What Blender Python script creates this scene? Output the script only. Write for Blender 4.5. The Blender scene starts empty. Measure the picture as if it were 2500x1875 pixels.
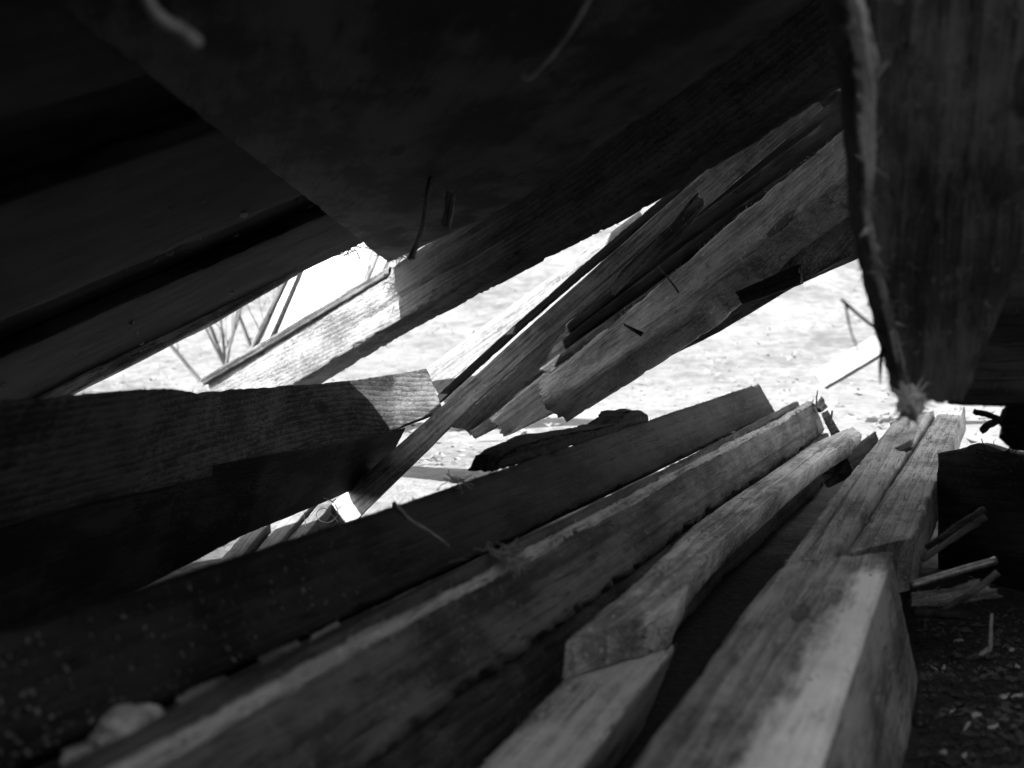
import bpy, bmesh, math, random
from mathutils import Vector, Matrix, noise

# ------------------------------------------------------------------ camera, sky, sun
SC = bpy.context.scene
COL = SC.collection
F = 2680.0                       # focal length in pixels of the 2500 px wide photograph
HOR = 725.0                      # height of the horizon in it
CZ = 0.62                        # eye height above the floor inside the pile
PITCH = math.atan((937.5 - HOR) / F)

cam_d = bpy.data.cameras.new("camera")
cam_d.sensor_width = 36.0
cam_d.lens = 36.0 * F / 2500.0
cam_d.clip_start = 0.02
cam_d.clip_end = 400.0
cam_d.dof.use_dof = True
cam_d.dof.focus_distance = 2.7
cam_d.dof.aperture_fstop = 3.6
cam = bpy.data.objects.new("camera", cam_d)
COL.objects.link(cam)
cam.location = (0, 0, CZ)
cam.rotation_euler = (math.pi / 2 - PITCH, 0, 0)
SC.camera = cam
CM = Matrix.Translation((0, 0, CZ)) @ cam.rotation_euler.to_matrix().to_4x4()

SUN_EL = math.radians(38)
SUN_AZ = math.radians(-105)       # measured from +Y towards +X: the sun stands to the left
sun_vec = Vector((math.sin(SUN_AZ) * math.cos(SUN_EL), math.cos(SUN_AZ) * math.cos(SUN_EL), math.sin(SUN_EL)))

world = bpy.data.worlds.new("World")
SC.world = world
world.use_nodes = True
wn = world.node_tree
wn.nodes.clear()
sky = wn.nodes.new("ShaderNodeTexSky")
sky.sky_type = 'NISHITA'
sky.sun_disc = False
sky.sun_elevation = SUN_EL
sky.sun_rotation = SUN_AZ
bw = wn.nodes.new("ShaderNodeRGBToBW")
bg = wn.nodes.new("ShaderNodeBackground")
bg.inputs[1].default_value = 0.15
wo = wn.nodes.new("ShaderNodeOutputWorld")
wn.links.new(sky.outputs[0], bw.inputs[0])
wn.links.new(bw.outputs[0], bg.inputs[0])
wn.links.new(bg.outputs[0], wo.inputs[0])

sun_d = bpy.data.lights.new("sun", 'SUN')
sun_d.energy = 5.0
sun_d.angle = math.radians(0.55)
sun_d.color = (1, 1, 1)
sun = bpy.data.objects.new("sun", sun_d)
COL.objects.link(sun)
sun.rotation_euler = sun_vec.to_track_quat('Z', 'Y').to_euler()

SC.view_settings.view_transform = 'Standard'
SC.view_settings.look = 'None'
SC.view_settings.exposure = 2.75
SC.view_settings.gamma = 1.0
SC.view_settings.use_curve_mapping = False
SC.render.engine = 'CYCLES'
SC.cycles.max_bounces = 5
SC.cycles.diffuse_bounces = 3
SC.cycles.use_adaptive_sampling = True
SC.cycles.adaptive_threshold = 0.02
SC.cycles.use_denoising = True

# ------------------------------------------------------------------ points in the place
def P(x, y, d):
    return CM @ Vector(((x - 1250.0) / F * d, (937.5 - y) / F * d, -d))

def CC(x, yup, d):
    return CM @ Vector((x, yup, -d))

def PH(x, y, t):
    """point on the level plane t below the eye"""
    r = CM.to_3x3() @ Vector(((x - 1250.0) / F, (937.5 - y) / F, -1.0))
    return CM.translation + r * (-t / r.z)

def PL(pts):
    return [P(*p) for p in pts]

def PHL(pts, t):
    return [PH(x, y, t) for x, y in pts]

U25 = Vector((math.sin(math.radians(25)), math.cos(math.radians(25)), 0))   # run of the lower beams
PR = Vector((U25.y, -U25.x, 0))                                            # towards the lower right
DOWN = Vector((0, 0, -1))

# ------------------------------------------------------------------ materials
def nt_new(name):
    m = bpy.data.materials.new(name)
    m.use_nodes = True
    nt = m.node_tree
    nt.nodes.clear()
    out = nt.nodes.new("ShaderNodeOutputMaterial")
    b = nt.nodes.new("ShaderNodeBsdfPrincipled")
    nt.links.new(b.outputs[0], out.inputs[0])
    return m, nt, b

def N(nt, typ, **kw):
    n = nt.nodes.new(typ)
    for k, v in kw.items():
        if k.startswith("i_"):
            key = k[2:]
            key = int(key) if key.isdigit() else key.replace("_", " ")
            n.inputs[key].default_value = v
        else:
            setattr(n, k, v)
    return n

def ramp(nt, src, stops):
    r = nt.nodes.new("ShaderNodeValToRGB")
    cr = r.color_ramp
    while len(cr.elements) < len(stops):
        cr.elements.new(0.5)
    for e, (p, v) in zip(cr.elements, stops):
        e.position = p
        e.color = (v, v, v, 1)
    nt.links.new(src, r.inputs[0])
    return r.outputs[0]

def math_n(nt, op, a, b=None, clamp=False):
    n = nt.nodes.new("ShaderNodeMath")
    n.operation = op
    n.use_clamp = clamp
    for i, v in enumerate((a, b)):
        if v is None:
            continue
        if hasattr(v, "links"):
            nt.links.new(v, n.inputs[i])
        else:
            n.inputs[i].default_value = v
    return n.outputs[0]

def wood(name, dark, light, ring=18.0, ring_amt=0.5, bump=0.5, blotch=0.5, spec=0.15, moss=0.0, patch=None, rough=0.85, bdist=0.004):
    m, nt, b = nt_new(name)
    tc = N(nt, "ShaderNodeTexCoord")
    oi = N(nt, "ShaderNodeObjectInfo")
    off = N(nt, "ShaderNodeVectorMath", operation='SCALE')
    one = N(nt, "ShaderNodeCombineXYZ")
    for i in range(3):
        nt.links.new(oi.outputs["Random"], one.inputs[i])
    nt.links.new(one.outputs[0], off.inputs[0])
    off.inputs["Scale"].default_value = 7.3
    add = N(nt, "ShaderNodeVectorMath", operation='ADD')
    nt.links.new(tc.outputs["Object"], add.inputs[0])
    nt.links.new(off.outputs[0], add.inputs[1])
    co = add.outputs[0]
    def mp(sx, sy, sz):
        q = N(nt, "ShaderNodeMapping")
        q.inputs["Scale"].default_value = (sx, sy, sz)
        nt.links.new(co, q.inputs[0])
        return q.outputs[0]
    g1 = N(nt, "ShaderNodeTexNoise", i_Scale=1.0, i_Detail=4.0, i_Roughness=0.6)
    nt.links.new(mp(11, 380, 380), g1.inputs["Vector"])
    w = N(nt, "ShaderNodeTexWave", wave_type='BANDS', bands_direction='Y', wave_profile='SAW')
    w.inputs["Scale"].default_value = 1.0
    w.inputs["Distortion"].default_value = 7.0
    w.inputs["Detail"].default_value = 3.0
    w.inputs["Detail Scale"].default_value = 0.6
    nt.links.new(mp(1.1, ring, ring * 0.8), w.inputs["Vector"])
    bl = N(nt, "ShaderNodeTexNoise", i_Scale=1.0, i_Detail=3.0, i_Roughness=0.6)
    nt.links.new(mp(4, 11, 11), bl.inputs["Vector"])
    fine = N(nt, "ShaderNodeTexNoise", i_Scale=240.0, i_Detail=2.0, i_Roughness=0.7)
    nt.links.new(co, fine.inputs["Vector"])
    gv = ramp(nt, g1.outputs[0], [(0.32, 0.0), (0.68, 1.0)])
    blv = ramp(nt, bl.outputs[0], [(0.34, 0.0), (0.66, 1.0)])
    grime = N(nt, "ShaderNodeTexNoise", i_Scale=26.0, i_Detail=5.0, i_Roughness=0.74)
    nt.links.new(co, grime.inputs["Vector"])
    grv = ramp(nt, grime.outputs[0], [(0.36, 0.0), (0.64, 1.0)])
    ck = N(nt, "ShaderNodeTexNoise", i_Scale=1.0, i_Detail=2.0, i_Roughness=0.55)
    nt.links.new(mp(2.6, 62, 62), ck.inputs["Vector"])
    crack = ramp(nt, ck.outputs[0], [(0.485, 0.0), (0.5, 1.0), (0.515, 0.0)])
    ckm = N(nt, "ShaderNodeTexNoise", i_Scale=6.0, i_Detail=0.0)
    nt.links.new(co, ckm.inputs["Vector"])
    crack = math_n(nt, 'MULTIPLY', crack, ramp(nt, ckm.outputs[0], [(0.48, 0.0), (0.60, 1.0)]))
    vo = N(nt, "ShaderNodeTexVoronoi", i_Scale=1.0)
    nt.links.new(mp(3.2, 11, 11), vo.inputs["Vector"])
    vs_ = N(nt, "ShaderNodeSeparateColor")
    nt.links.new(vo.outputs["Color"], vs_.inputs[0])
    kd = math_n(nt, 'ADD', vo.outputs["Distance"], math_n(nt, 'MULTIPLY', math_n(nt, 'SUBTRACT', grime.outputs[0], 0.5), 0.12))
    knot = math_n(nt, 'MULTIPLY', ramp(nt, kd, [(0.0, 0.6), (0.06, 1.0), (0.10, 0.5), (0.13, 0.9), (0.17, 0.0)]), math_n(nt, 'GREATER_THAN', vs_.outputs[0], 0.62))
    fl = N(nt, "ShaderNodeTexNoise", i_Scale=95.0, i_Detail=1.0, i_Roughness=0.6)
    nt.links.new(co, fl.inputs["Vector"])
    fleck = ramp(nt, fl.outputs[0], [(0.66, 0.0), (0.71, 1.0)])
    v = math_n(nt, 'ADD', math_n(nt, 'MULTIPLY', gv, 0.40), math_n(nt, 'MULTIPLY', grv, 0.24))
    v = math_n(nt, 'ADD', v, math_n(nt, 'MULTIPLY', w.outputs["Fac"], ring_amt * 0.5))
    v = math_n(nt, 'ADD', v, math_n(nt, 'MULTIPLY', blv, blotch))
    v = math_n(nt, 'DIVIDE', v, 0.62 + ring_amt * 0.5 + blotch)
    v = math_n(nt, 'ADD', v, math_n(nt, 'MULTIPLY', math_n(nt, 'SUBTRACT', fine.outputs[0], 0.5), 0.35), clamp=True)
    v = math_n(nt, 'SUBTRACT', v, math_n(nt, 'MULTIPLY', crack, 0.45), clamp=True)
    v = math_n(nt, 'SUBTRACT', v, math_n(nt, 'MULTIPLY', knot, 0.34), clamp=True)
    v = math_n(nt, 'ADD', v, math_n(nt, 'MULTIPLY', fleck, 0.28), clamp=True)
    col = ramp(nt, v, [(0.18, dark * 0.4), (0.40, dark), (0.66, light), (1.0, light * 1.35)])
    if moss > 0:
        mo = N(nt, "ShaderNodeTexNoise", i_Scale=38.0, i_Detail=8.0, i_Roughness=0.75)
        nt.links.new(co, mo.inputs["Vector"])
        mk = ramp(nt, mo.outputs[0], [(0.55, 0.0), (0.66, moss)])
        mx = N(nt, "ShaderNodeMix", data_type='RGBA')
        nt.links.new(mk, mx.inputs["Factor"])
        nt.links.new(col, mx.inputs["A"])
        mx.inputs["B"].default_value = (0.05, 0.05, 0.05, 1)
        col = mx.outputs["Result"]
    if patch:
        # bare lighter sapwood where the weathered skin has come off: (y threshold, slope along x, x end, albedo)
        y0, sl, x1, alb = patch
        sp = N(nt, "ShaderNodeSeparateXYZ")
        nt.links.new(tc.outputs["Object"], sp.inputs[0])
        q = math_n(nt, 'MULTIPLY', sp.outputs[0], sl)
        q = math_n(nt, 'ADD', q, y0)
        q = math_n(nt, 'SUBTRACT', q, sp.outputs[1])
        ed = N(nt, "ShaderNodeTexNoise", i_Scale=1.0, i_Detail=7.0, i_Roughness=0.7)
        nt.links.new(mp(9, 34, 34), ed.inputs["Vector"])
        q = math_n(nt, 'ADD', q, math_n(nt, 'MULTIPLY', math_n(nt, 'SUBTRACT', ed.outputs[0], 0.5), 0.09))
        e2 = math_n(nt, 'SUBTRACT', x1, sp.outputs[0])
        e2 = math_n(nt, 'ADD', e2, math_n(nt, 'MULTIPLY', math_n(nt, 'SUBTRACT', ed.outputs[0], 0.5), 0.25))
        k = math_n(nt, 'MULTIPLY', ramp(nt, math_n(nt, 'MULTIPLY', q, 40.0, clamp=True), [(0.0, 0.0), (1.0, 1.0)]),
                   math_n(nt, 'MULTIPLY', e2, 9.0, clamp=True))
        k = math_n(nt, 'MULTIPLY', k, math_n(nt, 'MULTIPLY', math_n(nt, 'SUBTRACT', 0.016, math_n(nt, 'ABSOLUTE', sp.outputs[2])), 200.0, clamp=True))
        pc = ramp(nt, v, [(0.1, alb * 0.62), (0.55, alb), (1.0, alb * 1.1)])
        mx = N(nt, "ShaderNodeMix", data_type='RGBA')
        nt.links.new(k, mx.inputs["Factor"])
        nt.links.new(col, mx.inputs["A"])
        nt.links.new(pc, mx.inputs["B"])
        col = mx.outputs["Result"]
    nt.links.new(col, b.inputs["Base Color"])
    b.inputs["Roughness"].default_value = rough
    b.inputs["Specular IOR Level"].default_value = spec
    hgt = math_n(nt, 'MULTIPLY', g1.outputs[0], 0.8)
    if ring_amt > 0.65:
        hgt = math_n(nt, 'ADD', hgt, math_n(nt, 'MULTIPLY', w.outputs["Fac"], ring_amt * 0.35))
    hgt = math_n(nt, 'SUBTRACT', hgt, math_n(nt, 'MULTIPLY', crack, 0.6))
    hgt = math_n(nt, 'ADD', hgt, math_n(nt, 'MULTIPLY', grime.outputs[0], 0.5))
    bp = N(nt, "ShaderNodeBump")
    bp.inputs["Strength"].default_value = bump
    bp.inputs["Distance"].default_value = bdist
    nt.links.new(hgt, bp.inputs["Height"])
    nt.links.new(bp.outputs[0], b.inputs["Normal"])
    return m

def plain(name, a, bcol, scale=40.0, rough=0.9, spec=0.1, bump=0.4, bdist=0.003, metal=0.0):
    m, nt, b = nt_new(name)
    tc = N(nt, "ShaderNodeTexCoord")
    n = N(nt, "ShaderNodeTexNoise", i_Scale=scale, i_Detail=7.0, i_Roughness=0.65)
    nt.links.new(tc.outputs["Object"], n.inputs["Vector"])
    nt.links.new(ramp(nt, n.outputs[0], [(0.35, a), (0.65, bcol)]), b.inputs["Base Color"])
    b.inputs["Roughness"].default_value = rough
    b.inputs["Specular IOR Level"].default_value = spec
    b.inputs["Metallic"].default_value = metal
    bp = N(nt, "ShaderNodeBump")
    bp.inputs["Strength"].default_value = bump
    bp.inputs["Distance"].default_value = bdist
    nt.links.new(n.outputs[0], bp.inputs["Height"])
    nt.links.new(bp.outputs[0], b.inputs["Normal"])
    return m

M_WEATHER = wood("weathered_wood", 0.10, 0.26, ring=16, ring_amt=0.5, bump=0.6)
M_DARK = wood("dark_stained_wood", 0.025, 0.07, ring=14, ring_amt=0.6, bump=0.6, blotch=0.8)
M_DARKER = wood("very_dark_wood", 0.009, 0.026, ring=14, ring_amt=0.6, bump=0.7, blotch=0.9)  # base colour lowered to get deep blacks
M_SUNNY = wood("sawn_plank_wood", 0.075, 0.115, ring=20, ring_amt=0.45, bump=0.35, blotch=0.3)
M_PALE = wood("pale_sawn_wood", 0.20, 0.34, ring=20, ring_amt=0.45, bump=0.35, blotch=0.3)
M_GREY = wood("grey_board_wood", 0.20, 0.40, ring=22, ring_amt=0.6, bump=0.5)
M_RIDGE = wood("raised_grain_wood", 0.024, 0.085, ring=24, ring_amt=0.7, bump=0.9, blotch=0.5, bdist=0.006)
M_MOSS = wood("mossy_wood_lit", 0.28, 0.52, ring=20, ring_amt=0.4, bump=0.8, moss=0.6)  # light on the worn beam put into a paler tone
M_SPLIT = wood("split_beam_wood", 0.050, 0.10, ring=22, ring_amt=0.6, bump=0.6)
M_MOSS_SHADED = wood("mossy_wood_shaded", 0.11, 0.27, ring=20, ring_amt=0.4, bump=0.8, moss=0.8)  # darker copy of the mossy wood for the shaded lower face
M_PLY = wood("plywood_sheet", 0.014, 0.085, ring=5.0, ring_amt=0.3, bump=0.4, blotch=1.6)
M_OLD = wood("worn_beam_wood", 0.22, 0.46, ring=12, ring_amt=0.5, bump=0.8, blotch=0.7)
M_SLATE = wood("dark_grey_beam_wood", 0.04, 0.10, ring=12, ring_amt=0.4, bump=0.6, blotch=0.9)
M_UPRIGHT = wood("knotty_board_wood", 0.04, 0.10, ring=10, ring_amt=0.5, bump=0.5, blotch=0.7)
M_BLACK = wood("near_black_wood", 0.003, 0.022, ring=14, ring_amt=0.5, bump=0.9, blotch=1.5)  # near-black base colour, lowered further for the darkest boards
M_BARE = wood("beam_with_bare_sapwood", 0.11, 0.25, ring=9, ring_amt=0.7, bump=0.6, blotch=0.7, patch=(0.005, -0.035, 0.98, 0.66))
M_TAR = plain("tar_felt", 0.002, 0.005, 90, rough=0.8)
M_BARK = plain("dark_bark", 0.008, 0.03, 60, bump=1.0, bdist=0.012)
M_NAIL = plain("rusty_nail", 0.03, 0.08, 120, rough=0.6, spec=0.4)
M_STEEL = plain("dull_steel_rod", 0.10, 0.22, 120, rough=0.38, spec=0.5, metal=0.6)
M_STRAW = plain("dry_straw", 0.30, 0.55, 60)
M_TWIG = plain("dry_twig", 0.16, 0.34, 50)
M_STONE = plain("pale_stone", 0.22, 0.60, 55, bump=0.9, bdist=0.006)
M_CHIP = plain("fresh_wood_chip", 0.18, 0.40, 70)
M_TREE = plain("bare_bark", 0.07, 0.10, 8)
M_LEAF = plain("dead_leaf", 0.085, 0.13, 3)

# ------------------------------------------------------------------ object helpers
def tag(o, label=None, cat=None, group=None, kind=None):
    if label: o["label"] = label
    if cat: o["category"] = cat
    if group: o["group"] = group
    if kind: o["kind"] = kind
    return o

def link(name, me, mat, parent=None, mw=None):
    o = bpy.data.objects.new(name, me)
    COL.objects.link(o)
    me.materials.clear()
    me.materials.append(mat)
    if mw is not None:
        o.matrix_world = mw
    if parent is not None:
        o.parent = parent
        o.matrix_parent_inverse = parent.matrix_world.inverted()
    return o

def fbm(v, o=3):
    s, a, q = 0.0, 0.5, v.copy()
    for _ in range(o):
        s += a * noise.noise(q)
        q = q * 2.1
        a *= 0.5
    return s

SEED = [0]

def timber(name, label, cat, up, lo, th, mat, tdir=None, res=0.02, kf=10, rough=0.0025, rnd=0.006, chip=0.006,
           jag=(0.006, 0.006), fuzz=0, fuzz_edges=(0, 1), fuzz_len=0.012, group=None, parent=None, ridge=0.0, cracks=(), xdir=None):
    """A length of timber. up / lo: the two long edges of the face the viewer sees (matching points);
    th: its thickness behind that face. Worn arrises, uneven faces, ragged ends and loose fibres are geometry."""
    SEED[0] += 1
    sd = SEED[0] * 13.7
    rs = random.Random(SEED[0] * 101 + 7)
    X = ((up[-1] - up[0]) + (lo[-1] - lo[0])).normalized() if xdir is None else xdir.normalized()
    Yv = Vector((0, 0, 0))
    for a, b in zip(up, lo):
        Yv += a - b
    Yv = (Yv - X * Yv.dot(X)).normalized()
    Z = X.cross(Yv).normalized()
    mid = (up[0] + lo[0]) / 2
    allmid = sum((a + b for a, b in zip(up, lo)), Vector()) / (2 * len(up))
    if tdir is None:
        tdir = Z.copy()
        if tdir.dot(allmid - CM.translation) < 0:
            tdir = -tdir
    tdir = tdir.normalized()
    M = Matrix((X, Yv, Z)).transposed().to_4x4()
    M.translation = mid
    MI = M.inverted()
    upl = [MI @ p for p in up]
    lol = [MI @ p for p in lo]
    tl = (M.to_3x3().inverted() @ tdir) * th
    # stations
    st = []
    for i in range(len(up) - 1):
        L = max((upl[i + 1] - upl[i]).length, (lol[i + 1] - lol[i]).length)
        n = max(1, int(L / res))
        for k in range(n):
            f = k / n
            st.append((upl[i].lerp(upl[i + 1], f), lol[i].lerp(lol[i + 1], f)))
    st.append((upl[-1], lol[-1]))
    ns = len(st)
    wid = sum((a - b).length for a, b in st) / ns
    ks = max(2, int(kf * th / max(wid, 1e-4)))
    ks = min(ks, kf)
    r = min(rnd, wid * 0.3, th * 0.35)
    verts, rows = [], []
    for si, (a, b) in enumerate(st):
        cs = [a, b, b + tl, a + tl]          # 0 front-up, 1 front-low, 2 back-low, 3 back-up
        ring = []
        for c in range(4):
            p, q = cs[c], cs[(c + 1) % 4]
            L = (q - p).length
            e = (q - p) / max(L, 1e-6)
            nk = kf if c in (0, 2) else ks
            o_p = cs[(c - 1) % 4]
            # rounded corner point
            e0 = (o_p - p).normalized()
            ring.append((p + (e + e0) * r * 0.3, c, True))
            ring.append((p + e * r, c, False))
            for k in range(1, nk):
                f = k / nk
                ring.append((p + e * (r + (L - 2 * r) * f), c, False))
            ring.append((q - e * r, c, False))
        cen = (cs[0] + cs[1] + cs[2] + cs[3]) / 4
        row = []
        nr = len(ring)
        for k, (p, c, corner) in enumerate(ring):
            d = (p - cen)
            dn = d.normalized()
            q3 = Vector((p.x * 2.3 + sd, p.y * 7, p.z * 7))
            h = fbm(q3, 3) * rough * 2.2
            h += noise.noise(Vector((p.x * 7 + sd, p.y * 110, p.z * 110))) * rough * 0.7
            if ridge > 0:
                yy = p.y + 0.02 * noise.noise(Vector((p.x * 4, sd, p.y * 9)))
                h += ridge * (abs(math.sin(yy * 330 + 2.0 * noise.noise(Vector((p.x * 6, p.y * 14, sd))))) - 0.5)
            near_corner = corner or ring[(k + 1) % nr][2] or ring[(k - 1) % nr][2]
            if near_corner and chip > 0:
                cv = noise.noise(Vector((p.x * 17 + sd * 2, c * 3.1, 0.0))) + 0.7 * noise.noise(Vector((p.x * 64, c * 5.1, sd))) + 0.6 * noise.noise(Vector((p.x * 170, c * 2.7, sd * 3)))
                h -= chip * max(0.0, cv) * (1.4 if corner else 0.8)
            row.append(p + dn * h)
        verts.append(row)
    # checks (long drying cracks) cut into the front face
    for (f, s0, s1, wdt, dep) in cracks:
        for si in range(ns):
            t = si / (ns - 1)
            if s0 <= t <= s1:
                fall = min(1.0, (t - s0) / 0.06 + 0.1, (s1 - t) / 0.06 + 0.1)
                a, b = st[si]
                pc = a.lerp(b, f + 0.03 * noise.noise(Vector((t * 9, sd, f))))
                for k in range(1, kf + 2):
                    p = verts[si][k]
                    dist = (p - pc).length
                    if dist < wdt:
                        verts[si][k] = p + tl.normalized() * dep * fall * (1 - dist / wdt)
    # ragged ends
    for side, amt in ((0, jag[0]), (1, jag[1])):
        if amt <= 0:
            continue
        row = verts[0] if side == 0 else verts[-1]
        sgn = -1 if side == 0 else 1
        for k, p in enumerate(row):
            j = noise.noise(Vector((p.y * 90, p.z * 90, sd))) + 0.6 * noise.noise(Vector((p.y * 260, p.z * 260, sd + 5)))
            row[k] = p + Vector((sgn * amt * j, 0, 0))
    nr = len(verts[0])
    flat = [v for row in verts for v in row]
    faces = []
    for i in range(ns - 1):
        for k in range(nr):
            k2 = (k + 1) % nr
            faces.append((i * nr + k, i * nr + k2, (i + 1) * nr + k2, (i + 1) * nr + k))
    for side in (0, 1):
        row = verts[0] if side == 0 else verts[-1]
        base = len(flat)
        c = sum(row, Vector()) / nr
        flat.extend(row)
        inner = []
        for k, p in enumerate(row):
            q = p.lerp(c, 0.45)
            q = q + Vector(((noise.noise(Vector((q.y * 120, q.z * 120, sd + 9)))) * max(0.002, (jag[side] * 0.8)), 0, 0))
            inner.append(q)
        flat.extend(inner)
        flat.append(c)
        ci = base + 2 * nr
        for k in range(nr):
            k2 = (k + 1) % nr
            f1 = (base + k, base + k2, base + nr + k2, base + nr + k)
            f2 = (base + nr + k, base + nr + k2, ci)
            if side == 0:
                f1, f2 = f1[::-1], f2[::-1]
            faces.append(f1)
            faces.append(f2)
    # loose fibres standing off the arrises
    per = [0]
    for _ in range(fuzz):
        e = rs.choice(fuzz_edges)
        t = rs.random()
        i = min(ns - 2, int(t * (ns - 1)))
        a, b = st[i]
        cs = [a, b, b + tl, a + tl]
        nx = st[i + 1]
        cn = [nx[0], nx[1], nx[1] + tl, nx[0] + tl]
        p = cs[e].lerp(cn[e], rs.random())
        cen = (cs[0] + cs[1] + cs[2] + cs[3]) / 4
        outw = (p - cen).normalized()
        ln = fuzz_len * (0.3 + 1.2 * rs.random() ** 2)
        dr = (outw * rs.uniform(0.15, 0.9) + Vector((1, 0, 0)) * rs.choice((-1, 1)) * rs.uniform(0.5, 1.2)
              + Vector((rs.uniform(-.3, .3), rs.uniform(-.3, .3), rs.uniform(-.3, .3)))).normalized()
        w0 = rs.uniform(0.0006, 0.0018)
        sdv = dr.cross(Vector((rs.random(), rs.random(), rs.random()))).normalized() * w0
        s2 = dr.cross(sdv).normalized() * w0
        p0 = p - outw * 0.004
        bi = len(flat)
        flat.extend([p0 + sdv, p0 - sdv, p0 + s2, p0 + dr * ln])
        faces.extend([(bi, bi + 1, bi + 3), (bi + 1, bi + 2, bi + 3), (bi + 2, bi, bi + 3)])
    me = bpy.data.meshes.new(name)
    me.from_pydata([tuple(v) for v in flat], [], faces)
    me.update()
    bm = bmesh.new()
    bm.from_mesh(me)
    bmesh.ops.recalc_face_normals(bm, faces=bm.faces)
    for f in bm.faces:
        f.smooth = True
    bm.to_mesh(me)
    bm.free()
    o = link(name, me, mat, None, M)
    if parent is not None:
        o.parent = parent
        o.matrix_parent_inverse = parent.matrix_world.inverted()
    tag(o, label, cat, group)
    return o

def tube_bm(bm, pts, radii, sides=6, jit=0.0, rs=None):
    prev = None
    rings = []
    for i, p in enumerate(pts):
        t = (pts[min(i + 1, len(pts) - 1)] - pts[max(i - 1, 0)])
        if t.length < 1e-9:
            t = Vector((0, 0, 1))
        t.normalize()
        ref = Vector((0, 0, 1)) if abs(t.z) < 0.9 else Vector((1, 0, 0))
        a = t.cross(ref).normalized()
        b = t.cross(a).normalized()
        ring = []
        for k in range(sides):
            an = 2 * math.pi * k / sides
            rr = radii[i] * (1 + (rs.uniform(-jit, jit) if rs else 0))
            ring.append(bm.verts.new(p + (a * math.cos(an) + b * math.sin(an)) * rr))
        rings.append(ring)
    for i in range(len(rings) - 1):
        for k in range(sides):
            k2 = (k + 1) % sides
            bm.faces.new((rings[i][k], rings[i][k2], rings[i + 1][k2], rings[i + 1][k]))
    bm.faces.new(rings[0][::-1])
    bm.faces.new(rings[-1])

def smooth_path(pts, n=6):
    out = []
    m = len(pts)
    for i in range(m - 1):
        p0, p1, p2, p3 = pts[max(i - 1, 0)], pts[i], pts[i + 1], pts[min(i + 2, m - 1)]
        for k in range(n):
            t = k / n
            out.append(0.5 * ((2 * p1) + (p2 - p0) * t + (2 * p0 - 5 * p1 + 4 * p2 - p3) * t * t + (3 * p1 - p0 - 3 * p2 + p3) * t ** 3))
    out.append(pts[-1])
    return out

def tube(name, label, cat, pts, rad, mat, sides=7, jit=0.12, taper=(1.0, 0.6), group=None, parent=None, sm=5):
    SEED[0] += 1
    rs = random.Random(SEED[0])
    pts = smooth_path(pts, sm)
    n = len(pts)
    if isinstance(rad, (int, float)):
        radii = [rad * (taper[0] + (taper[1] - taper[0]) * i / (n - 1)) for i in range(n)]
    else:
        radii = [rad[min(len(rad) - 1, int(i / (n - 1) * (len(rad) - 1) + 0.5))] for i in range(n)]
    org = pts[0].copy()
    bm = bmesh.new()
    tube_bm(bm, [p - org for p in pts], radii, sides, jit, rs)
    bmesh.ops.recalc_face_normals(bm, faces=bm.faces)
    for f in bm.faces:
        f.smooth = True
    me = bpy.data.meshes.new(name)
    bm.to_mesh(me)
    bm.free()
    o = link(name, me, mat, None, Matrix.Translation(org))
    if parent is not None:
        o.parent = parent
        o.matrix_parent_inverse = parent.matrix_world.inverted()
    return tag(o, label, cat, group)

# ================================================================== the setting
def ground_h(x, y):
    r = max(0.0, y - 6.5)
    z = 0.30 * r * (r / (r + 5.0))
    z += 0.05 * fbm(Vector((x * 0.6, y * 0.6, 3.1)), 3) * min(1.0, max(0.0, (y - 3.0) / 2.0))
    z += 0.012 * noise.noise(Vector((x * 4, y * 4, 1.0)))
    return z

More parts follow.
